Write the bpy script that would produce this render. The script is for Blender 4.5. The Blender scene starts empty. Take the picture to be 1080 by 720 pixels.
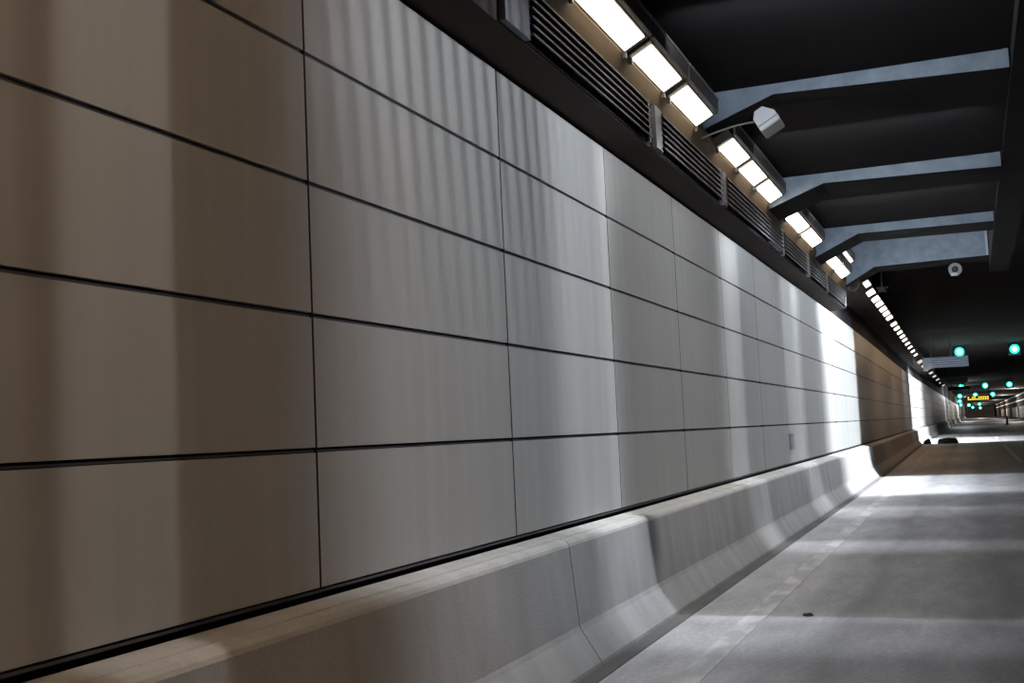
import bpy, bmesh, math, random
from mathutils import Vector, Matrix, Euler
random.seed(7)
S = bpy.context.scene
COL = S.collection

# ------------------------------------------------------------------ helpers
def sstep(a, b, x):
    t = max(0.0, min(1.0, (x - a) / (b - a)))
    return t * t * (3 - 2 * t)

def bend(v):
    """the bore drifts slightly to the left between 25 m and 75 m"""
    return Vector((v[0] - 0.42 * sstep(22, 75, v[1]), v[1], v[2]))

class MB:
    """collects boxes, prisms and tubes in world coordinates; build() links ONE mesh object"""
    def __init__(self): self.bm = bmesh.new()
    def quad(self, pts):
        return self.bm.faces.new([self.bm.verts.new(p) for p in pts])
    def box(self, lo, hi, bev=0.0):
        (x0, y0, z0), (x1, y1, z1) = lo, hi
        vs = [self.bm.verts.new(p) for p in ((x0,y0,z0),(x1,y0,z0),(x1,y1,z0),(x0,y1,z0),(x0,y0,z1),(x1,y0,z1),(x1,y1,z1),(x0,y1,z1))]
        fs = [self.bm.faces.new([vs[i] for i in q]) for q in ((0,3,2,1),(4,5,6,7),(0,1,5,4),(1,2,6,5),(2,3,7,6),(3,0,4,7))]
        if bev:
            es = list({e for f in fs for e in f.edges})
            bmesh.ops.bevel(self.bm, geom=es, offset=bev, segments=2, affect='EDGES', profile=0.6)
        return self
    def prism_y(self, prof, y0, y1, step=0, caps=True):
        """closed XZ profile swept along Y"""
        n = 1 if not step else max(1, int(math.ceil((y1 - y0) / step)))
        rings = []
        for k in range(n + 1):
            y = y0 + (y1 - y0) * k / n
            rings.append([self.bm.verts.new((x, y, z)) for x, z in prof])
        m = len(prof)
        for k in range(n):
            a, b = rings[k], rings[k + 1]
            for i in range(m):
                j = (i + 1) % m
                self.bm.faces.new((a[i], a[j], b[j], b[i]))
        if caps:
            self.bm.faces.new(list(reversed(rings[0])))
            self.bm.faces.new(rings[-1])
        return self
    def tube(self, pts, r, seg=10, caps=True):
        pts = [Vector(p) for p in pts]
        rings = []
        for i, p in enumerate(pts):
            t = (pts[min(i + 1, len(pts) - 1)] - pts[max(i - 1, 0)]).normalized()
            up = Vector((0, 0, 1)) if abs(t.z) < 0.95 else Vector((1, 0, 0))
            a = t.cross(up).normalized(); b = a.cross(t).normalized()
            rr = r[i] if isinstance(r, (list, tuple)) else r
            rings.append([self.bm.verts.new(p + rr * (a * math.cos(2*math.pi*k/seg) + b * math.sin(2*math.pi*k/seg))) for k in range(seg)])
        for i in range(len(rings) - 1):
            for k in range(seg):
                l = (k + 1) % seg
                self.bm.faces.new((rings[i][k], rings[i][l], rings[i+1][l], rings[i+1][k]))
        if caps:
            self.bm.faces.new(list(reversed(rings[0]))); self.bm.faces.new(rings[-1])
        return self
    def build(self, name, mat, parent=None, bent=True, smooth=False):
        bm = self.bm
        if bent:
            for v in bm.verts: v.co = bend(v.co)
        bmesh.ops.recalc_face_normals(bm, faces=bm.faces[:])
        off = Vector(parent['_o']) if parent is not None and '_o' in parent else Vector((0, 0, 0))
        for v in bm.verts: v.co -= off
        me = bpy.data.meshes.new(name); bm.to_mesh(me); bm.free()
        if smooth:
            for p in me.polygons: p.use_smooth = True
        me.materials.append(mat)
        o = bpy.data.objects.new(name, me); COL.objects.link(o)
        if parent is not None:
            o.parent = parent
            if '_o' in parent: o['_o'] = tuple(parent['_o']); EMPTIES.append(o)
        return o

EMPTIES = []
def thing(name, label, cat, loc=(0, 0, 0), group=None):
    o = bpy.data.objects.new(name, None); COL.objects.link(o)
    o.empty_display_size = 0.2
    loc = bend(Vector(loc)); o.location = loc; o['_o'] = tuple(loc)
    o['label'] = label; o['category'] = cat
    if group: o['group'] = group
    EMPTIES.append(o)
    return o
def tag(o, label, cat, group=None, kind=None):
    o['label'] = label; o['category'] = cat
    if group: o['group'] = group
    if kind: o['kind'] = kind
    return o
def struct(o, label=None, cat=None):
    o['kind'] = 'structure'
    if label: o['label'] = label
    if cat: o['category'] = cat
    return o
ORD = ['first','second','third','fourth','fifth','sixth','seventh','eighth','ninth','tenth','eleventh','twelfth','thirteenth',
       'fourteenth','fifteenth','sixteenth','seventeenth','eighteenth','nineteenth','twentieth']

# ------------------------------------------------------------------ materials
def new_mat(name):
    m = bpy.data.materials.new(name); m.use_nodes = True
    nt = m.node_tree; nt.nodes.clear()
    out = nt.nodes.new('ShaderNodeOutputMaterial')
    return m, nt, out
def surf(name, c1, c2=None, rough=0.7, scale=(3, 3, 3), detail=4, metal=0.0, spec=0.5, fine=0.0, bump=0.0, lo=0.3, hi=0.7):
    """principled surface with two tones mixed by world-space noise"""
    m, nt, out = new_mat(name); N = nt.nodes.new; L = nt.links.new
    b = N('ShaderNodeBsdfPrincipled'); L(b.outputs[0], out.inputs[0])
    b.inputs['Roughness'].default_value = rough; b.inputs['Metallic'].default_value = metal
    b.inputs['Specular IOR Level'].default_value = spec
    c2 = c2 or tuple(v * 0.8 for v in c1)
    g = N('ShaderNodeNewGeometry'); mp = N('ShaderNodeMapping'); mp.inputs['Scale'].default_value = scale
    L(g.outputs['Position'], mp.inputs['Vector'])
    nz = N('ShaderNodeTexNoise'); nz.inputs['Scale'].default_value = 1.0; nz.inputs['Detail'].default_value = detail
    L(mp.outputs[0], nz.inputs['Vector'])
    mr = N('ShaderNodeMapRange'); mr.inputs[1].default_value = lo; mr.inputs[2].default_value = hi
    L(nz.outputs[0], mr.inputs[0])
    mx = N('ShaderNodeMix'); mx.data_type = 'RGBA'
    mx.inputs[6].default_value = (*c1, 1); mx.inputs[7].default_value = (*c2, 1)
    L(mr.outputs[0], mx.inputs[0])
    col = mx.outputs[2]
    if fine:
        n2 = N('ShaderNodeTexNoise'); n2.inputs['Scale'].default_value = 60; n2.inputs['Detail'].default_value = 3
        L(g.outputs['Position'], n2.inputs['Vector'])
        m2 = N('ShaderNodeMapRange'); m2.inputs[3].default_value = 1 - fine; m2.inputs[4].default_value = 1 + fine
        L(n2.outputs[0], m2.inputs[0])
        mm = N('ShaderNodeMix'); mm.data_type = 'RGBA'; mm.blend_type = 'MULTIPLY'; mm.inputs[0].default_value = 1
        L(col, mm.inputs[6]); L(m2.outputs[0], mm.inputs[7]); col = mm.outputs[2]
        if bump:
            bp = N('ShaderNodeBump'); bp.inputs['Strength'].default_value = bump; bp.inputs['Distance'].default_value = 0.01
            L(n2.outputs[0], bp.inputs['Height']); L(bp.outputs[0], b.inputs['Normal'])
    L(col, b.inputs['Base Color'])
    return m
def glow(name, c, strength):
    m, nt, out = new_mat(name)
    e = nt.nodes.new('ShaderNodeEmission'); e.inputs[0].default_value = (*c, 1); e.inputs[1].default_value = strength
    nt.links.new(e.outputs[0], out.inputs[0])
    return m

M = {}
M['panel'] = surf('cladding_enamel', (.50, .495, .48), (.45, .445, .43), rough=.55, scale=(1, 9, .35), detail=5, spec=.25, fine=.025)
M['backing'] = surf('dark_backing', (.012, .012, .016), (.008, .008, .011), rough=.8, spec=.2)
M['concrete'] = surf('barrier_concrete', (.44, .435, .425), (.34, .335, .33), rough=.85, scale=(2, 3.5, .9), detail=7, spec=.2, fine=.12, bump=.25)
M['top_ledge'] = surf('barrier_ledge_lit', (.62, .60, .57), (.48, .465, .44), rough=.85, scale=(3, 4, 3), detail=7, spec=.2, fine=.15)  # paler than the body: light from above put into the ledge colour
M['gutter'] = surf('gutter_concrete', (.155, .15, .145), (.115, .11, .108), rough=.9, scale=(5, 1.5, 5), fine=.1, spec=.2)
M['soffit'] = surf('soffit_dark', (.050, .032, .027), (.032, .024, .024), rough=.8, spec=.2, scale=(2, .7, 2))
M['trough'] = surf('trough_brown', (.21, .14, .085), (.13, .088, .055), rough=.75, scale=(6, 1, 6), spec=.3)
M['grille'] = surf('grille_metal', (.13, .115, .12), (.085, .075, .08), rough=.6, scale=(5, 2, 5))
M['plate'] = surf('grille_plate', (.11, .105, .125), (.08, .075, .095), rough=.6, scale=(5, 5, 5))
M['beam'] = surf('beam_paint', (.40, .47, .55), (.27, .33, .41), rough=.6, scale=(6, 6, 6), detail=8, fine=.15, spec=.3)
M['under_shade'] = surf('underside_shade', (.007, .0075, .007), (.005, .005, .005), rough=.85, spec=.15)  # near-black so undersides read unlit: shade put into the colour
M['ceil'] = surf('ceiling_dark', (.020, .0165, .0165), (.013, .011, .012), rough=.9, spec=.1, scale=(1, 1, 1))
M['girder'] = surf('girder_dark', (.06, .06, .07), (.04, .04, .05), rough=.7, spec=.2)
M['housing'] = surf('light_housing', (.10, .085, .065), (.07, .06, .05), rough=.5, spec=.3)
M['rim'] = surf('light_rim', (.085, .07, .06), (.06, .05, .045), rough=.45)
M['rim_edge'] = surf('rim_edge', (.55, .53, .5), (.3, .29, .28), rough=.35, metal=.5, scale=(9, 14, 9), detail=8)
M['lens'] = glow('lens_near', (1.0, .93, .76), 9.0)
M['lens_far'] = glow('lens_far', (1.0, .92, .78), 3.2)
M['lens_tail'] = glow('lens_tail', (1.0, .93, .85), .75)
M['white'] = surf('fitting_white', (.75, .78, .84), (.66, .69, .76), rough=.4)
M['cream'] = surf('fitting_cream', (.50, .50, .45), (.42, .42, .38), rough=.4)
M['grey'] = surf('fitting_grey', (.42, .42, .42), (.32, .32, .33), rough=.5)
M['black'] = surf('fitting_black', (.02, .02, .022), rough=.6)
M['cable'] = surf('cable_pale', (.30, .285, .26), rough=.5)
M['green'] = glow('signal_green', (.03, .95, .58), 3.0)
M['green_core'] = glow('signal_green_core', (.45, 1.0, .85), 3.6)
M['amber'] = glow('sign_amber', (1.0, .72, .05), 1.5)
M['paint'] = surf('worn_paint', (.60, .59, .585), (.42, .41, .41), rough=.8, scale=(5, 2, 5), detail=8, fine=.15, lo=.42, hi=.6)
M['rightwall'] = surf('right_wall_panel', (.42, .39, .35), (.33, .30, .27), rough=.6, scale=(.1, .05, .6))
M['blue_grey'] = surf('plate_blue_grey', (.27, .28, .31), (.22, .23, .26), rough=.5)
M['rail_dark'] = surf('joint_rail_dark', (.10, .10, .12), (.07, .07, .085), rough=.5)
M['rail'] = surf('rail_pale', (.6, .52, .46), rough=.5)
M['debris'] = surf('debris_dark', (.012, .013, .012), (.006, .006, .006), rough=.9, fine=.3)

def road_material():
    m, nt, out = new_mat('road_concrete'); N = nt.nodes.new; L = nt.links.new
    b = N('ShaderNodeBsdfPrincipled'); L(b.outputs[0], out.inputs[0])
    b.inputs['Roughness'].default_value = .62; b.inputs['Specular IOR Level'].default_value = .3
    g = N('ShaderNodeNewGeometry'); sp = N('ShaderNodeSeparateXYZ'); L(g.outputs['Position'], sp.inputs[0])
    rp = N('ShaderNodeValToRGB')          # shoulder paler than the lane, two darker wheel tracks
    nz0 = N('ShaderNodeTexNoise'); nz0.inputs['Scale'].default_value = .5; L(g.outputs['Position'], nz0.inputs['Vector'])
    wob = N('ShaderNodeMath'); wob.operation = 'MULTIPLY_ADD'; wob.inputs[1].default_value = .35
    L(nz0.outputs[0], wob.inputs[0]); L(sp.outputs[0], wob.inputs[2])
    mr = N('ShaderNodeMapRange'); mr.inputs[1].default_value = -2.4; mr.inputs[2].default_value = 4.0
    L(wob.outputs[0], mr.inputs[0]); L(mr.outputs[0], rp.inputs[0])
    el = rp.color_ramp.elements
    el[0].position = 0.0; el[0].color = (.46, .45, .45, 1)
    el[1].position = 1.0; el[1].color = (.15, .147, .16, 1)
    for p, c in ((.15, .42), (.19, .35), (.225, .31), (.25, .235), (.275, .28), (.31, .30), (.37, .28), (.405, .22), (.425, .20), (.46, .25), (.60, .21)):
        e = el.new(p); e.color = (c, c * .97, c * 1.0, 1)
    mp = N('ShaderNodeMapping'); mp.inputs['Scale'].default_value = (3.5, .9, 1); L(g.outputs['Position'], mp.inputs['Vector'])
    nz = N('ShaderNodeTexNoise'); nz.inputs['Scale'].default_value = 1; nz.inputs['Detail'].default_value = 12; nz.inputs['Roughness'].default_value = .68; L(mp.outputs[0], nz.inputs['Vector'])
    m1 = N('ShaderNodeMapRange'); m1.inputs[1].default_value = .25; m1.inputs[2].default_value = .75; m1.inputs[3].default_value = .70; m1.inputs[4].default_value = 1.3
    L(nz.outputs[0], m1.inputs[0])
    n2 = N('ShaderNodeTexNoise'); n2.inputs['Scale'].default_value = 28; n2.inputs['Detail'].default_value = 4; L(g.outputs['Position'], n2.inputs['Vector'])
    m2 = N('ShaderNodeMapRange'); m2.inputs[3].default_value = .6; m2.inputs[4].default_value = 1.4; L(n2.outputs[0], m2.inputs[0])
    mu = N('ShaderNodeMath'); mu.operation = 'MULTIPLY'; L(m1.outputs[0], mu.inputs[0]); L(m2.outputs[0], mu.inputs[1])
    mm = N('ShaderNodeMix'); mm.data_type = 'RGBA'; mm.blend_type = 'MULTIPLY'; mm.inputs[0].default_value = 1
    L(rp.outputs[0], mm.inputs[6]); L(mu.outputs[0], mm.inputs[7]); L(mm.outputs[2], b.inputs['Base Color'])
    bp = N('ShaderNodeBump'); bp.inputs['Strength'].default_value = .3; bp.inputs['Distance'].default_value = .01
    L(n2.outputs[0], bp.inputs['Height']); L(bp.outputs[0], b.inputs['Normal'])
    return m
M['road'] = road_material()

# ------------------------------------------------------------------ the setting
XW = -2.81           # face of the cladding
Y0, Y1 = -6.0, 620.0
def grid_floor():
    mb = MB(); ys = [Y0 + 4 * i for i in range(25)] + [100 + 40 * i for i in range(14)]
    xs = [-2.9, -1, 1, 3, 6, 10.2]
    V = [[mb.bm.verts.new((x, y, 0)) for x in xs] for y in ys]
    for j in range(len(ys) - 1):
        for i in range(len(xs) - 1):
            mb.bm.faces.new((V[j][i], V[j][i+1], V[j+1][i+1], V[j+1][i]))
    return mb
floor = struct(grid_floor().build('floor', M['road'], bent=False))

# dark backing wall: carries the cladding panels
wall = MB().prism_y([(-2.95, -.02), (-2.845, -.02), (-2.845, 5.8), (-2.95, 5.8)], Y0, 110, 4).prism_y([(-2.95, -.02), (-2.845, -.02), (-2.845, 5.8), (-2.95, 5.8)], 110, Y1, 60).build('wall_left', M['backing'])
struct(wall)
Z_B, H, H_T = .893, .6226, .607
J0, L_P = 2.199, 2.4405
def panel(mb, j, k, bev=.0022):
    y0 = J0 + j * L_P + .009; y1 = J0 + (j + 1) * L_P - .009
    z0 = Z_B + k * H + .0115; z1 = Z_B + (k * H + (H_T if k == 4 else H)) - .0115
    if k == 0: z0 -= .0115
    if k == 4: z1 += .0115
    mb.box((XW - .028, y0, z0), (XW, y1, z1), bev)
for j in range(20):
    for k in range(5):
        mb = MB(); panel(mb, j, k); mb.build('wall_panel', M['panel'], wall)
mb = MB()
for j in [-3, -2, -1] + list(range(20, 150)):
    for k in range(5): panel(mb, j, k, 0)
o = mb.build('wall_panel', M['panel'], wall); o['kind'] = 'stuff'

for j in range(21):
    y = J0 + j * L_P
    MB().box((XW - .03, y - .0092, Z_B), (XW - .0015, y + .0092, Z_B + 4 * H + H_T)).build('joint_gasket', M['backing'], wall)

# slim rails seated in the horizontal joints
for k in range(1, 5):
    z = Z_B + k * H
    MB().prism_y([(XW - .03, z - .008), (XW - .010, z - .008), (XW - .010, z + .001), (XW - .03, z + .001)], Y0, 120, 4).build('joint_rail', M['rail_dark'], wall)

MB().prism_y([(XW - .03, Z_B - .022), (XW - .004, Z_B - .022), (XW - .004, Z_B - .010), (XW - .03, Z_B - .010)], Y0, 120, 4).build('base_rail', M['rail_dark'], wall)

# gutter strip at the foot of the barrier
struct(MB().prism_y([(-2.40, .0), (-2.265, .0), (-2.265, .006), (-2.40, .006)], Y0, 120, 4).prism_y([(-2.40, .0), (-2.265, .0), (-2.265, .006), (-2.40, .006)], 120, Y1, 60).build('trim_1', M['gutter']))

# ceilings
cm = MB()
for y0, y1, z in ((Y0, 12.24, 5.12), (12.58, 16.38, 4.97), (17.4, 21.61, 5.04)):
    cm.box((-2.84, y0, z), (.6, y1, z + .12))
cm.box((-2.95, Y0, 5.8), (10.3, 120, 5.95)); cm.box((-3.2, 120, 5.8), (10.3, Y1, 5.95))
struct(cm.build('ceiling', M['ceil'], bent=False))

# right-hand wall, far across the lanes
rw = struct(MB().box((10.0, Y0, -.02), (10.2, Y1, 5.8)).build('wall_right', M['ceil'], bent=False))
for y in (150, 205, 252, 305, 365, 430):
    MB().box((9.94, y, .45), (10.0, y + 38, 2.9), .01).build('wall_panel', M['rightwall'], rw, bent=False)
struct(MB().box((-4, Y1, 0), (10.3, Y1 + .3, 5.95)).build('wall_back', M['rightwall'], bent=False))

# soffit box over the cladding, light trough and upper wall up to the ceiling
struct(MB().prism_y([(-2.845, 4.02), (-2.52, 4.06), (-2.52, 4.47), (-2.845, 4.47)], Y0, 27.1, 3).build('trim_2', M['soffit']))
struct(MB().prism_y([(-2.845, 4.47), (-2.495, 4.47), (-2.44, 4.60), (-2.44, 4.66), (-2.56, 5.05), (-2.845, 5.05)], Y0, 27.05, 3).build('trim_3', M['trough']))
struct(MB().prism_y([(-2.845, 4.60), (-2.38, 4.66), (-2.22, 4.78), (-2.22, 4.95), (-2.845, 5.1)], 27.9, 132, 3).build('trim_4', M['soffit']))

# ------------------------------------------------------------------ barrier units
top_ledge = [(-2.806, .78), (-2.806, .845), (-2.672, .830), (-2.668, .820), (-2.660, .820), (-2.656, .829), (-2.605, .818), (-2.588, .80), (-2.582, .78)]
prof = [(-2.806, 0), (-2.806, .78), (-2.582, .78), (-2.535, .26), (-2.52, .225), (-2.395, .03), (-2.39, 0)]
bys = [-4.75, 7.45, 19.65, 31.85, 44.05, 56.25, 68.45, 80.65]
bl = ['brownish concrete barrier unit nearest the camera, ending at the visible vertical joint',
      'grey concrete barrier unit just past the visible vertical joint, crossed by a pale light band',
      'grey concrete barrier unit in the brightest white band of light under the cladding',
      'shadowed brown concrete barrier unit straight after the brightest band of light',
      'shadowed brown concrete barrier unit midway along the dim stretch of wall',
      'brown concrete barrier unit at the far end of the dim stretch of wall',
      'brightly lit distant concrete barrier unit beside the dark heap on the road']
for i in range(7):
    t = thing('concrete_barrier', bl[i], 'barrier', (-2.6, bys[i], 0), 'concrete barrier units along the left wall')
    MB().prism_y(prof, bys[i] + .006, bys[i+1] - .006, 1.5).build('barrier_body', M['concrete'], t)
    MB().prism_y(top_ledge, bys[i] + .006, bys[i+1] - .006, 1.5).build('top_ledge', M['top_ledge'], t)
t = tag(MB().prism_y(prof, bys[7] + .006, Y1, 30).prism_y(top_ledge, bys[7] + .006, Y1, 30).build('concrete_barrier', M['concrete']), 'distant run of concrete barrier continuing toward the tunnel vanishing point', 'barrier')

# ------------------------------------------------------------------ road paint and debris
def strip(x, w, y0, y1):
    return MB().prism_y([(x - w/2, .001), (x + w/2, .001), (x + w/2, .004), (x - w/2, .004)], y0, y1, 2)
tag(strip(-1.74, .17, 2, 60).build('road_line', M['paint']), 'worn pale edge line painted along the road beside the barrier', 'road marking')
for i, (y0, y1) in enumerate(((40, 62), (76, 84), (100, 112))):
    tag(strip(1.30, .13, y0, y1).build('road_line', M['paint'], bent=False),
        ['faint lane dash on the dim brown road at the right edge', 'lane dash in the distant white band of light across the road', 'lane dash farthest away, beyond the distant white band'][i], 'road marking', 'lane dashes')

def lump(name, c, size, mat, label, cat, seed, pts=40):
    rnd = random.Random(seed); bm = bmesh.new()
    for _ in range(pts):
        a = rnd.uniform(0, 6.283); r = rnd.uniform(.5, 1) ; h = rnd.uniform(0, 1)
        bm.verts.new((c[0] + size[0]/2 * r * math.cos(a), c[1] + size[1]/2 * r * math.sin(a), c[2] + size[2] * h * (1.15 - .5 * r)))
    for k in range(10):
        a = k * .6283; bm.verts.new((c[0] + size[0]/2 * math.cos(a), c[1] + size[1]/2 * math.sin(a), c[2]))
    r = bmesh.ops.convex_hull(bm, input=bm.verts[:])
    bmesh.ops.delete(bm, geom=[v for v in bm.verts if not v.link_faces], context='VERTS')
    mb = MB(); mb.bm.free(); mb.bm = bm
    return tag(mb.build(name, mat, bent=False), label, cat)
lump('debris_heap', (-1.42, 69.6, 0), (1.15, 1.0, .40), M['debris'], 'low dark heap lying on the road at the edge of the distant light', 'debris', 3)
lump('debris_heap', (-2.52, 69.8, 0), (.45, .8, .38), M['debris'], 'small dark heap against the foot of the barrier in the distance', 'debris', 5)
lump('debris_scrap', (-1.34, 9.61, .004), (.09, .12, .02), M['debris'], 'tiny dark scrap lying on the road right of the worn edge line', 'debris', 8, 14)

# small plate on the cladding
t = thing('wall_plate', 'small grey rectangular plate fixed low on the cladding', 'plate', (XW, 19.45, 1.12))
MB().box((XW + .001, 19.30, 1.11), (XW + .03, 19.62, 1.37), .006).build('plate_body', M['blue_grey'], t)
for yy in (19.34, 19.58):
    MB().tube([(XW + .028, yy, 1.34), (XW + .036, yy, 1.34)], .012, 8).build('screw', M['grille'], t)

# ------------------------------------------------------------------ ventilation grilles
gr = [(6.85, 9.85, 'longest ventilation grille nearest the camera above the cladding', .42, 0),
      (10.30, 13.0, 'second ventilation grille, beside the first visible ceiling beam', .22, 0),
      (13.32, 16.35, 'third ventilation grille, just before the saw-toothed end plate', .16, 1.1),
      (17.75, 20.35, 'fourth ventilation grille, in deep shadow under the second beam', .16, 0),
      (20.75, 23.2, 'fifth ventilation grille, second from the far end of the box', .3, 0),
      (23.5, 26.95, 'farthest ventilation grille, pale metal at the end of the box', .2, 0)]
ZB, ZT = 4.09, 4.44
for i, (y0, y1, lab, pl, saw) in enumerate(gr):
    t = thing('ventilation_grille', lab, 'grille', (-2.52, (y0 + y1) / 2, ZB), 'ventilation grilles above the cladding')
    MB().box((-2.518, y0, ZB - .02), (-2.508, y1, ZT + .02)).build('back_plate', M['backing'], t)
    nb = 6
    for k in range(nb):
        z = ZB + .02 + (ZT - ZB - .02) * k / (nb - .4)
        MB().prism_y([(-2.507, z + .036), (-2.507, z + .043), (-2.445, z + .004), (-2.445, z - .010), (-2.451, z - .010), (-2.451, z + .001)], y0 + .012, y1 - .012).build('blade', M['grille'], t)
    # end plates: the near one is flat, the third grille has a saw-toothed far one
    MB().box((-2.519, y0 - pl, ZB - .02), (-2.470, y0 + .01, ZT + .02), .003).build('end_plate', M['plate'], t)
    if saw:
        mb = MB()
        for k in range(nb):
            z = ZB + (ZT - ZB) * k / nb; dz = (ZT - ZB) / nb
            mb.prism_y([(-2.519, z), (-2.43, z), (-2.475, z + dz), (-2.519, z + dz)], y1 + .01, y1 + saw)
        mb.build('end_plate', M['plate'], t)
    else:
        MB().box((-2.519, y1 - .01, ZB - .02), (-2.470, y1 + .03, ZT + .02), .003).build('end_plate', M['plate'], t)

# ------------------------------------------------------------------ roof beams and girder
#        Y     tip   knee_x knee_z right_z top_z flange label
beams = [(12.24, 4.73, -1.72, 5.01, 4.93, 5.22, .36, 'nearest pale blue haunched ceiling beam, above the white boxy fitting'),
         (16.38, 4.54, -1.70, 4.83, 4.78, 5.08, 1.0, 'second pale blue haunched ceiling beam from the camera'),
         (21.61, 4.52, -1.69, 4.89, 4.87, 5.16, 1.0, 'third pale blue haunched ceiling beam, narrow lit strip above a black underside'),
         (27.71, 4.67, -1.86, 5.03, 5.06, 5.76, 1.0, 'fourth haunched ceiling beam with the broad fully lit face')]
for (y, tz, kx, kz, rz, topz, w, lab) in beams:
    t = thing('roof_beam', lab, 'beam', (-2.5, y, tz), 'haunched ceiling beams')
    xr = .58
    MB().prism_y([(-2.5, tz), (kx, kz), (xr, rz), (xr, topz), (-2.5, topz)], y, y + w - .02).build('web', M['beam'], t, bent=False)
    MB().prism_y([(-2.5, tz - .012), (kx, kz - .012), (xr, rz - .012), (xr, rz), (kx, kz), (-2.5, tz)], y + .012, y + w).build('dark_underside', M['under_shade'], t, bent=False)  # thin strip carrying the painted underside shade
    MB().box((xr - .05, y - .012, rz), (xr, y, min(topz, rz + .55))).build('end_stiffener', M['white'] if topz > 5.5 else M['beam'], t, bent=False)
g = thing('longitudinal_girder', 'dark girder running away along the right ends of the ceiling beams', 'beam', (.6, Y0, 4.85))
MB().box((.60, Y0, 4.86), (.66, 29, 5.8)).build('web', M['girder'], g, bent=False)
MB().box((.585, Y0, 4.82), (1.0, 29, 4.86)).build('dark_underside', M['under_shade'], g, bent=False)

# far deep cross beams with ribbed faces
for i, (y, x0, x1, z0, z1, lab) in enumerate([
        (66, -2.3, -.02, 3.98, 4.68, 'ribbed pale grey ceiling panel beyond the row of lights, left of the nearest green signal'),
        (112, -2.5, -.2, 4.35, 4.95, 'small distant ribbed grey ceiling panel behind the nearer ribbed one'),
        (150, -2.6, -.1, 4.45, 5.0, 'farthest tiny ribbed grey ceiling panel above the stacked green signals')]):
    t = thing('ribbed_ceiling_panel', lab, 'ceiling panel', (x0, y, z0), 'distant ribbed ceiling panels')
    MB().prism_y([(x0, z0), (x0 + .5, z0 + .14), (x1, z0 + .14), (x1, z1), (x0, z1)], y, y + .3).build('panel_face', M['beam'], t, bent=False)
    for k in range(5):
        zz = z0 + .17 + (z1 - z0 - .22) * k / 4
        MB().box((x0 + .45, y - .05, zz - .018), (x1 - .02, y, zz + .018)).build('rib', M['plate'], t, bent=False)
    for xx in (x0 + .4, x1 - .9):
        MB().box((xx, y + .1, z1), (xx + .08, y + .2, 5.8)).build('hanger', M['black'], t, bent=False)

# ------------------------------------------------------------------ luminaires
def luminaire(y0, y1, label, group, lens, zc=0.0, xo=0.0, hang=0.0):
    t = thing('tunnel_light', label, 'light', (-2.42 + xo, (y0 + y1) / 2, 4.60 + zc), group)
    P0 = (-2.42 + xo, 4.62 + zc); P1 = (-2.25 + xo + (.07 if hang else 0), 4.71 + zc + (.037 if hang else 0))
    nx, nz = .468, -.884
    B0 = (P0[0] - nx * .07, P0[1] - nz * .07 ); B1 = (P1[0] - nx * .07, P1[1] - nz * .07)
    MB().prism_y([(P0[0] - .012 , P0[1] - .006), (P0[0] - .012 - nx*.1, P0[1] - .006 - nz*.1), (P1[0] + .012 - nx*.1, P1[1] + .006 - nz*.1), (P1[0] + .012, P1[1] + .006)], y0, y1).build('housing', M['housing'], t)
    e = .085
    MB().prism_y([(P0[0] + nx*.002, P0[1] + nz*.002), (P1[0] + nx*.002, P1[1] + nz*.002), (P1[0] + nx*.014, P1[1] + nz*.014), (P0[0] + nx*.014, P0[1] + nz*.014)], y0 + e, y1 - e).build('lens', lens, t)
    if not hang:
        rim = MB().prism_y([(P1[0] + .02, P1[1] + .012), (P1[0] + .05, P1[1] + .028), (P1[0] + .055, P1[1] + .17), (P1[0] + .035, P1[1] + .17)], y0 - .02, y1 + .02).build('rim', M['rim'], t)
        MB().prism_y([(P1[0] + .033, P1[1] + .16), (P1[0] + .062, P1[1] + .155), (P1[0] + .062, P1[1] + .18), (P1[0] + .033, P1[1] + .18)], y0 - .02, y1 + .02).build('rim_edge', M['rim_edge'], rim)
        for yy in (y0 + .05, y1 - .05):
            MB().box((P0[0] - .02, yy - .015, P0[1] - .06), (P0[0] + .012, yy + .015, P0[1] - .008)).build('clip', M['rim'], t)
    return t
bays = [('before the nearest ceiling beam', [(7.55, 9.02), (9.1, 10.3), (10.4, 11.65)]),
        ('between the nearest and second ceiling beams', [(12.62, 13.78), (13.84, 15.0), (15.06, 16.3)]),
        ('between the second and third ceiling beams', [(17.6, 19.2), (19.3, 20.9)]),
        ('between the third and fourth ceiling beams', [(22.75, 24.2), (24.3, 25.9)])]
for bi, (where, ys) in enumerate(bays):
    for k, (a, b) in enumerate(ys):
        luminaire(a, b, '%s glowing tunnel light, counting away from the camera, %s' % (ORD[k], where), 'tunnel lights between the ceiling beams', M['lens'])
t = luminaire(24.5, 26.2, 'upper glowing tunnel light on the edge of the fourth beam face', 'tunnel lights between the ceiling beams', M['lens'], .30, .06)
far_y = [29.5, 31.1, 32.9, 34.4, 36.1, 37.7, 39.4, 42.2, 44.3, 46.6, 48.9, 51.2, 54.0, 57.0, 60.4, 64.2]
for i, y in enumerate(far_y):
    luminaire(y - .6, y + .6, '%s small glowing light along the wall beyond the fourth ceiling beam' % ORD[i], 'row of small lights past the beams', M['lens_far'], .10 if i else .14, .08, 1)
for i, y in enumerate([70, 76, 82, 89, 97, 106, 116, 127]):
    luminaire(y - 1.5, y + 1.5, '%s dim distant light past the ribbed ceiling panel' % ORD[i], 'dim lights at the far end of the row', M['lens_tail'], .0, .12, 1)

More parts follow.
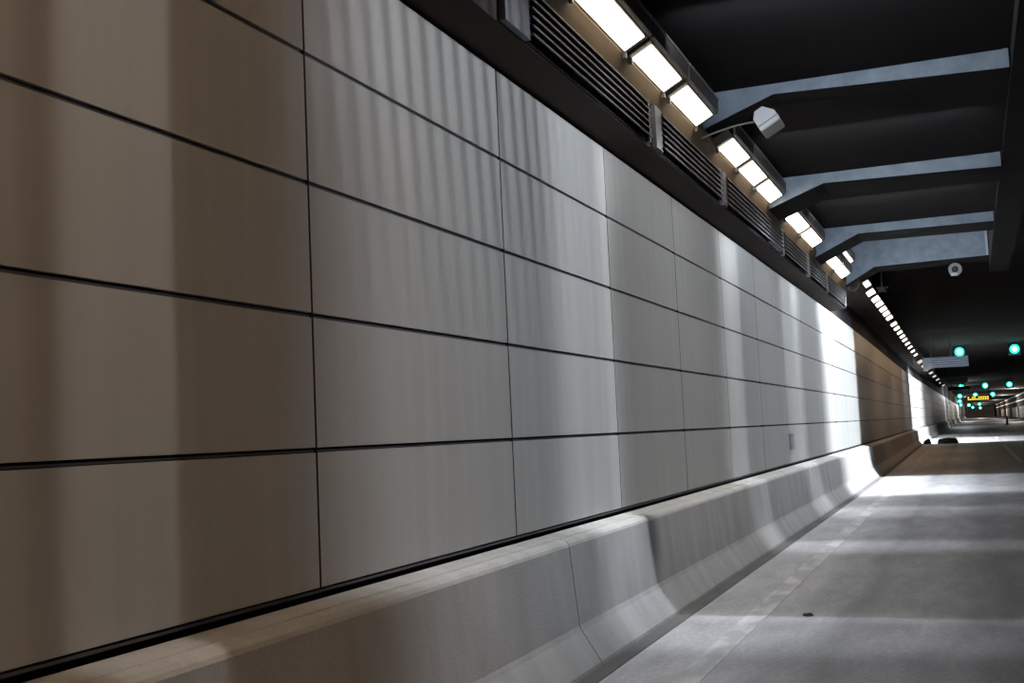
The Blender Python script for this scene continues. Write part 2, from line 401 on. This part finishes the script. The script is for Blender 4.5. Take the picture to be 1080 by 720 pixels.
# ------------------------------------------------------------------ fittings under the beams
t = thing('floodlight', 'white boxy five-sided fitting on a thin arm under the nearest ceiling beam', 'fitting', (-1.78, 12.0, 4.62))
def tilt(px, pz, c=(-1.775, 4.705), a=math.radians(29)):
    return (c[0] + px * math.cos(a) - pz * math.sin(a), c[1] + px * math.sin(a) + pz * math.cos(a))
pent = [tilt(*p) for p in ((-.115, -.085), (.115, -.085), (.115, .02), (.035, .125), (-.06, .125), (-.115, .06))]
hs = MB().prism_y(pent, 12.0, 12.36).build('housing', M['white'], t, bent=False)
MB().prism_y([tilt(*p) for p in ((-.105, -.098), (.105, -.098), (.105, -.086), (-.105, -.086))], 12.01, 12.35).build('cover', M['cream'], t, bent=False)
MB().prism_y([tilt(*p) for p in ((-.12, -.045), (.12, -.045), (.12, -.03), (-.12, -.03))], 11.992, 12.366).build('seam_band', M['grey'], hs, bent=False)
MB().tube([(-2.47, 11.97, 4.57), (-2.30, 12.02, 4.63), (-2.10, 12.04, 4.675), (-1.99, 12.06, 4.69), (-1.86, 12.08, 4.70)], .011, 8).build('arm', M['cable'], t, bent=False, smooth=True)

t = thing('round_fitting', 'round grey fitting with a dark centre hanging alone below the ceiling', 'fitting', (-.14, 28.35, 4.72))
def disc_ring(mb, c, r0, r1, y0, y1, seg=28):
    for k in range(seg):
        a, b = 2*math.pi*k/seg, 2*math.pi*(k+1)/seg
        q = []
        for ang in (a, b):
            q.append([(c[0] + r*math.cos(ang), y, c[2] + r*math.sin(ang)) for r, y in ((r0, y0), (r1, y0), (r1, y1), (r0, y1))])
        for i in range(4):
            j = (i + 1) % 4
            mb.quad((q[0][i], q[0][j], q[1][j], q[1][i]))
    bmesh.ops.remove_doubles(mb.bm, verts=mb.bm.verts[:], dist=1e-4)
    return mb
c = (-.14, 28.35, 4.875)
disc_ring(MB(), c, .075, .145, 28.27, 28.41).build('ring', M['grey'], t, bent=False)
MB().tube([(c[0], 28.31, c[2]), (c[0], 28.40, c[2])], .074, 20).build('dark_centre', M['black'], t, bent=False)
MB().tube([(c[0], 28.305, c[2] - .01), (c[0] , 28.29, c[2] - .01)], [.045, .02], 14).build('boss', M['plate'], t, bent=False)
MB().box((c[0] - .10, 28.25, c[2] - .155), (c[0] + .05, 28.28, c[2] - .085), .015).build('lower_cover', M['white'], t, bent=False)
MB().tube([(c[0], 28.38, c[2] + .12), (c[0], 28.38, c[2] + .186)], .03, 10).build('stem', M['black'], t, bent=False)

t = thing('camera_fitting', 'small dark boxy fitting right of the first small light past the beams', 'fitting', (-1.78, 29.3, 4.62))
MB().box((-1.92, 29.2, 4.60), (-1.74, 29.5, 4.70), .012).build('housing', M['black'], t, bent=False)
MB().box((-1.95, 29.18, 4.70), (-1.70, 29.5, 4.715)).build('hood', M['girder'], t, bent=False)
MB().tube([(-1.83, 29.4, 4.71), (-1.83, 29.4, 5.2), (-1.83, 29.4, 5.8)], .015, 8).build('stem', M['black'], t, bent=False)
tag(MB().tube([(-2.45, 28.0, 4.69), (-2.50, 28.05, 4.60), (-2.44, 28.1, 4.56), (-2.36, 28.15, 4.56), (-2.28, 28.2, 4.66), (-2.25, 28.25, 4.80)], .009, 8).build('cable_loop', M['cable'], bent=False, smooth=True),
    'pale cable loop sagging under the left end of the fourth ceiling beam', 'cable')

# ------------------------------------------------------------------ lane signals and sign
sig = [(-.49, 76, 5.40, 'largest green lane signal, left one of the nearest pair'),
       (2.61, 76, 5.36, 'green lane signal at the right edge of the photo, right one of the nearest pair'),
       (-1.24, 173, 5.45, 'left green signal in the middle row of three'),
       (1.85, 173, 5.45, 'centre green signal in the middle row of three'),
       (4.94, 173, 5.45, 'right green signal in the middle row of three'),
       (.69, 240, 5.26, 'small green signal just above the left part of the amber sign'),
       (3.78, 240, 5.22, 'small green signal just above the right end of the amber sign'),
       (-2.1, 240, 5.2, 'small green signal below the left one of the middle row'),
       (-2.75, 300, 4.91, 'small green signal lower in the left stack, near the bright wall'),
       (-3.0, 350, 4.41, 'lowest small green signal of the left stack'),
       (-.84, 350, 4.28, 'tiny green signal under the left end of the amber sign'),
       (1.89, 350, 4.40, 'tiny green signal under the right end of the amber sign'),
       (.12, 420, 3.97, 'tiny farthest green signal, left of the last pair'),
       (2.46, 420, 3.69, 'tiny farthest green signal, right of the last pair')]
for (x, y, z, lab) in sig:
    k = 1.0 if y < 100 else (1.35 if y < 200 else 1.55)
    t = thing('lane_signal', lab, 'signal', (x, y, z - .4 * k), 'green lane signals')
    MB().box((x - .36*k, y, z - .36*k), (x + .36*k, y + .25, z + .36*k), .03).build('signal_box', M['black'], t, bent=False)
    lp = MB().tube([(x, y - .03, z), (x, y + .01, z)], .27 * k, 24).build('lamp', M['green'], t, bent=False)
    MB().tube([(x, y - .05, z), (x, y - .02, z)], .15 * k, 20).build('lamp_core', M['green_core'], lp, bent=False)
    mb = MB()
    for a in range(13):          # half-round visor
        a0, a1 = math.pi * a / 13, math.pi * (a + 1) / 13
        R = .30 * k
        mb.quad([(x + R*math.cos(a0), y, z + R*math.sin(a0)), (x + R*math.cos(a1), y, z + R*math.sin(a1)), (x + R*math.cos(a1), y - .28, z + R*math.sin(a1)), (x + R*math.cos(a0), y - .28, z + R*math.sin(a0))])
    mb.build('visor', M['black'], t, bent=False)
    if z + .36*k < 5.8:
        MB().box((x - .04, y + .1, z + .36*k), (x + .04, y + .18, 5.8)).build('hanger', M['black'], t, bent=False)
t = thing('message_sign', 'amber glowing overhead message sign among the green signals', 'sign', (1.1, 200, 3.85))
MB().box((-.75, 200, 3.75), (3.0, 200.4, 4.55), .03).build('sign_case', M['black'], t, bent=False)
rnd = random.Random(11)
for r_ in range(2):
    for k in range(11):
        if rnd.random() < .12: continue
        x = -.6 + k * .32
        z = 3.88 + r_ * .3 + k * .02 * 0
        MB().box((x, 199.97, z), (x + .24, 200.0, z + .2)).build('lit_block', M['amber'], t, bent=False)
for xx in (-.4, 2.6):
    MB().box((xx, 200.1, 4.55), (xx + .1, 200.25, 5.8)).build('hanger', M['black'], t, bent=False)

# rails along the far right wall
for z, lab in ((5.5, 'upper pale line slanting along the far right wall'), (4.2, 'lower pale line slanting along the far right wall')):
    t = thing('wall_rail', lab, 'rail', (9.9, 205, z), 'pale lines on the far right wall')
    MB().box((9.85, 190, z - .08), (9.95, 600, z + .08)).build('rail_bar', M['rail'], t, bent=False)
    for k in range(9):
        y = 195 + 45 * k
        MB().box((9.94, y, z - .3), (10.0, y + .3, z + .12)).build('bracket', M['black'], t, bent=False)
t = thing('marker_post', 'small dark post standing at the far right below the pale wall panels', 'post', (4.2, 170, 0))
MB().tube([(4.2, 170, 0), (4.2, 170, .12)], [.3, .25], 14).build('base', M['black'], t, bent=False)
MB().tube([(4.2, 170, .1), (4.2, 170, 1.15)], [.17, .10], 14).build('post_body', M['black'], t, bent=False)

# ------------------------------------------------------------------ lamps
def lamp_profile(name, loc, power, color, lo, hi, slo, shi, k=1.2, stripes=0.0, xr=None):
    """an added point lamp without a fitting, its emission masked by direction: a sheet of light across the bore between lo and hi (m along the tunnel)"""
    d = bpy.data.lights.new(name, 'POINT'); d.energy = power; d.color = color; d.shadow_soft_size = .03
    d.use_nodes = True; nt = d.node_tree; nt.nodes.clear(); N = nt.nodes.new; L = nt.links.new
    out = N('ShaderNodeOutputLight'); em = N('ShaderNodeEmission'); L(em.outputs[0], out.inputs[0])
    tc = N('ShaderNodeTexCoord'); sp = N('ShaderNodeSeparateXYZ'); L(tc.outputs['Normal'], sp.inputs[0])
    def mt(op, a, b=None, c=None):
        n = N('ShaderNodeMath'); n.operation = op
        for i, v in enumerate((a, b, c)):
            if v is None: continue
            if isinstance(v, (int, float)): n.inputs[i].default_value = v
            else: L(v, n.inputs[i])
        return n.outputs[0]
    def ss(a, b, x):
        n = N('ShaderNodeMapRange'); n.interpolation_type = 'SMOOTHSTEP'; n.clamp = True
        n.inputs[1].default_value = a; n.inputs[2].default_value = b
        L(x, n.inputs[0]); return n.outputs[0]
    x, y, z = sp.outputs
    dxw = loc[0] - XW; dz = loc[2]
    s1 = mt('DIVIDE', dxw, mt('MAXIMUM', mt('MULTIPLY', x, -1.0), 1e-3))
    s2 = mt('DIVIDE', dz, mt('MAXIMUM', mt('MULTIPLY', z, -1.0), 1e-3))
    s = mt('MINIMUM', s1, s2)
    dy = mt('MULTIPLY', y, s)
    a = ss(lo - loc[1] - slo, lo - loc[1], dy)
    b = mt('SUBTRACT', 1.0, ss(hi - loc[1], hi - loc[1] + shi, dy))
    m = mt('MULTIPLY', a, b)
    m = mt('MULTIPLY', m, mt('POWER', mt('MINIMUM', s, 8.0), k))
    m = mt('MULTIPLY', m, ss(.02, -.2, z))
    if stripes:  # dim stripes masked into the emission in place of cast shadows
        h = mt('MULTIPLY', z, s)
        amp = mt('MULTIPLY', ss(-3.2, -.4, h), stripes)
        w = mt('MULTIPLY', mt('ADD', mt('SINE', mt('MULTIPLY', mt('ADD', dy, mt('MULTIPLY', h, .10)), 6.2832 / .232)), 1.0), .5)
        w = mt('POWER', w, 2.0)
        m = mt('MULTIPLY', m, mt('SUBTRACT', 1.0, mt('MULTIPLY', w, amp)))
    if xr is not None:
        m = mt('MULTIPLY', m, ss(xr[1], xr[0], mt('MULTIPLY', x, s)))
    L(m, em.inputs['Strength'])
    o = bpy.data.objects.new(name, d); o.location = loc; COL.objects.link(o)
    return o
COOL = (.86, .92, 1.0); NEUT = (.95, .97, 1.0); WARM = (1.0, .80, .62)
LX, LZ = -1.0, 4.45
# sheets of light from unseen lamps added for the bands
FADE = (-2.4, 3.4)
lamp_profile('band_lamp', (LX, 3.35, LZ), 7.4, (1, .95, .91), 3.10, 3.60, .14, .07, 1.9, xr=FADE)
lamp_profile('band_lamp', (LX, 2.6, LZ), 4.5, (1, .84, .73), 1.2, 2.72, .3, .2, 1.9, xr=FADE)
lamp_profile('band_lamp', (LX, 9.0, LZ), 29, COOL, 8.5, 9.48, .85, .10, 1.9, stripes=.25, xr=FADE)
lamp_profile('band_lamp', (LX, 15.0, LZ), 15, COOL, 14.6, 15.45, .8, .25, 2.1, xr=FADE)
lamp_profile('band_lamp', (LX, 20.4, LZ), 20, COOL, 19.7, 20.9, .7, .4, 2.2, xr=FADE)
lamp_profile('band_lamp', (LX, 27.0, LZ), 42, (.86, .93, 1.0), 25.2, 32.2, 1.5, .6, 2.4, xr=(-2.4, 3.4))
lamp_profile('band_lamp', (LX, 30.5, LZ), 62, (.86, .93, 1.0), 26.0, 32.2, 1.5, .6, 2.4, xr=(-2.4, 3.4))
lamp_profile('band_lamp', (LX, 76, LZ), 150, (.92, .96, 1.0), 71, 86, .8, 2, 2.5, xr=(-2.4, 8))
lamp_profile('band_lamp', (LX, 92, LZ), 10, (.92, .96, 1.0), 86, 104, 6, 8, 2.6, xr=(-2.4, 8))
# unseen lamps added for base light in place of the luminaires
lamp_profile('bay_fill', (LX, 7.0, LZ), 29, COOL, 5.6, 9.3, 1.4, .7, 1.75, stripes=.55, xr=FADE)
lamp_profile('bay_fill', (LX, 12.0, LZ), 23, NEUT, 9.6, 14.5, .5, 1.2, 1.9, stripes=.2, xr=FADE)
lamp_profile('bay_fill', (LX, 18.0, LZ), 30, COOL, 15.2, 21.0, 1.2, 1.2, 1.9, xr=FADE)
lamp_profile('bay_fill', (LX, 23.5, LZ), 36, COOL, 21.3, 26.5, 1.2, 1.5, 1.9, xr=FADE)
# unseen warm fill lamps added for the dim near and far stretches
lamp_profile('warm_fill', (LX + .6, 2.6, LZ), 8.4, (1, .70, .47), -3, 5.8, 1, 2, 1.8)
lamp_profile('warm_fill', (LX, 41, LZ), 30, (1, .64, .38), 32.5, 46, 1, 9, 1.0, xr=(-2.4, 5))
lamp_profile('warm_fill', (LX, 52, LZ), 30, (1, .62, .36), 46, 57, 9, 9, 1.0, xr=(-2.4, 5))
lamp_profile('warm_fill', (LX, 63, LZ), 30, (1, .60, .34), 57, 70.5, 9, .8, 1.0, xr=(-2.4, 5))
for y, p in ((160, 500), (182, 350), (300, 2500), (350, 2500)):  # unseen lamps added for the far light bands
    d = bpy.data.lights.new('far_lamp', 'POINT'); d.energy = p; d.color = (.9, .96, 1); d.shadow_soft_size = .2
    o = bpy.data.objects.new('far_lamp', d); o.location = (-1.0, y, 4.3); COL.objects.link(o)
for y in (225, 300, 400):  # unseen lamps added to light the right wall panels
    d = bpy.data.lights.new('right_fill', 'POINT'); d.energy = 2600; d.color = (1, .9, .8); d.shadow_soft_size = .3
    o = bpy.data.objects.new('right_fill', d); o.location = (7.0, y, 5.0); COL.objects.link(o)
# unseen area lamps added inside the bays to brighten the beam faces
for y, z, p in ((9.4, 4.85, 16), (13.6, 4.72, 12), (18.6, 4.76, 15), (24.2, 4.9, 18), (60, 4.3, 60)):
    d = bpy.data.lights.new('beam_fill', 'AREA'); d.energy = p; d.color = (.80, .89, 1.0); d.shape = 'RECTANGLE'; d.size = 2.4; d.size_y = .12; d.spread = math.radians(120)
    o = bpy.data.objects.new('beam_fill', d); o.location = (-.9, y, z); o.rotation_euler = (math.radians(90), 0, 0); COL.objects.link(o)
for y in (480, 560):  # unseen warm lamps added to brighten the far end
    d = bpy.data.lights.new('end_fill', 'POINT'); d.energy = 5000; d.color = (1, .8, .72); d.shadow_soft_size = .4
    o = bpy.data.objects.new('end_fill', d); o.location = (3.0, y, 4.5); COL.objects.link(o)
for x, y, p in ((-.49, 75.2, 22), (2.61, 75.2, 22)):
    d = bpy.data.lights.new('signal_glow', 'POINT'); d.energy = p; d.color = (.05, 1, .7); d.shadow_soft_size = .25
    o = bpy.data.objects.new('signal_glow', d); o.location = (x, y, 5.2); COL.objects.link(o)

w = bpy.data.worlds.new('tunnel_air'); S.world = w; w.use_nodes = True
w.node_tree.nodes['Background'].inputs[0].default_value = (.9, .85, .9, 1)
w.node_tree.nodes['Background'].inputs[1].default_value = .022

# ------------------------------------------------------------------ camera
cam = bpy.data.cameras.new('camera'); cam.sensor_width = 36; cam.lens = 40.77; cam.clip_end = 2000; cam.clip_start = .05
co = bpy.data.objects.new('camera', cam); COL.objects.link(co)
R = Vector((0.92841617, 0.36874175, -0.04552949)); U = Vector((0.07206612, -0.05850827, 0.99568231)); F = Vector((-0.36448578, 0.92768869, 0.08089381))
co.matrix_world = Matrix(((R.x, U.x, -F.x, 0), (R.y, U.y, -F.y, 0), (R.z, U.z, -F.z, 1.54), (0, 0, 0, 1)))
S.camera = co
for o in EMPTIES:
    if '_o' in o: del o['_o']
S.view_settings.view_transform = 'Standard'
S.view_settings.look = 'None'
S.view_settings.exposure = 0
S.view_settings.gamma = 1
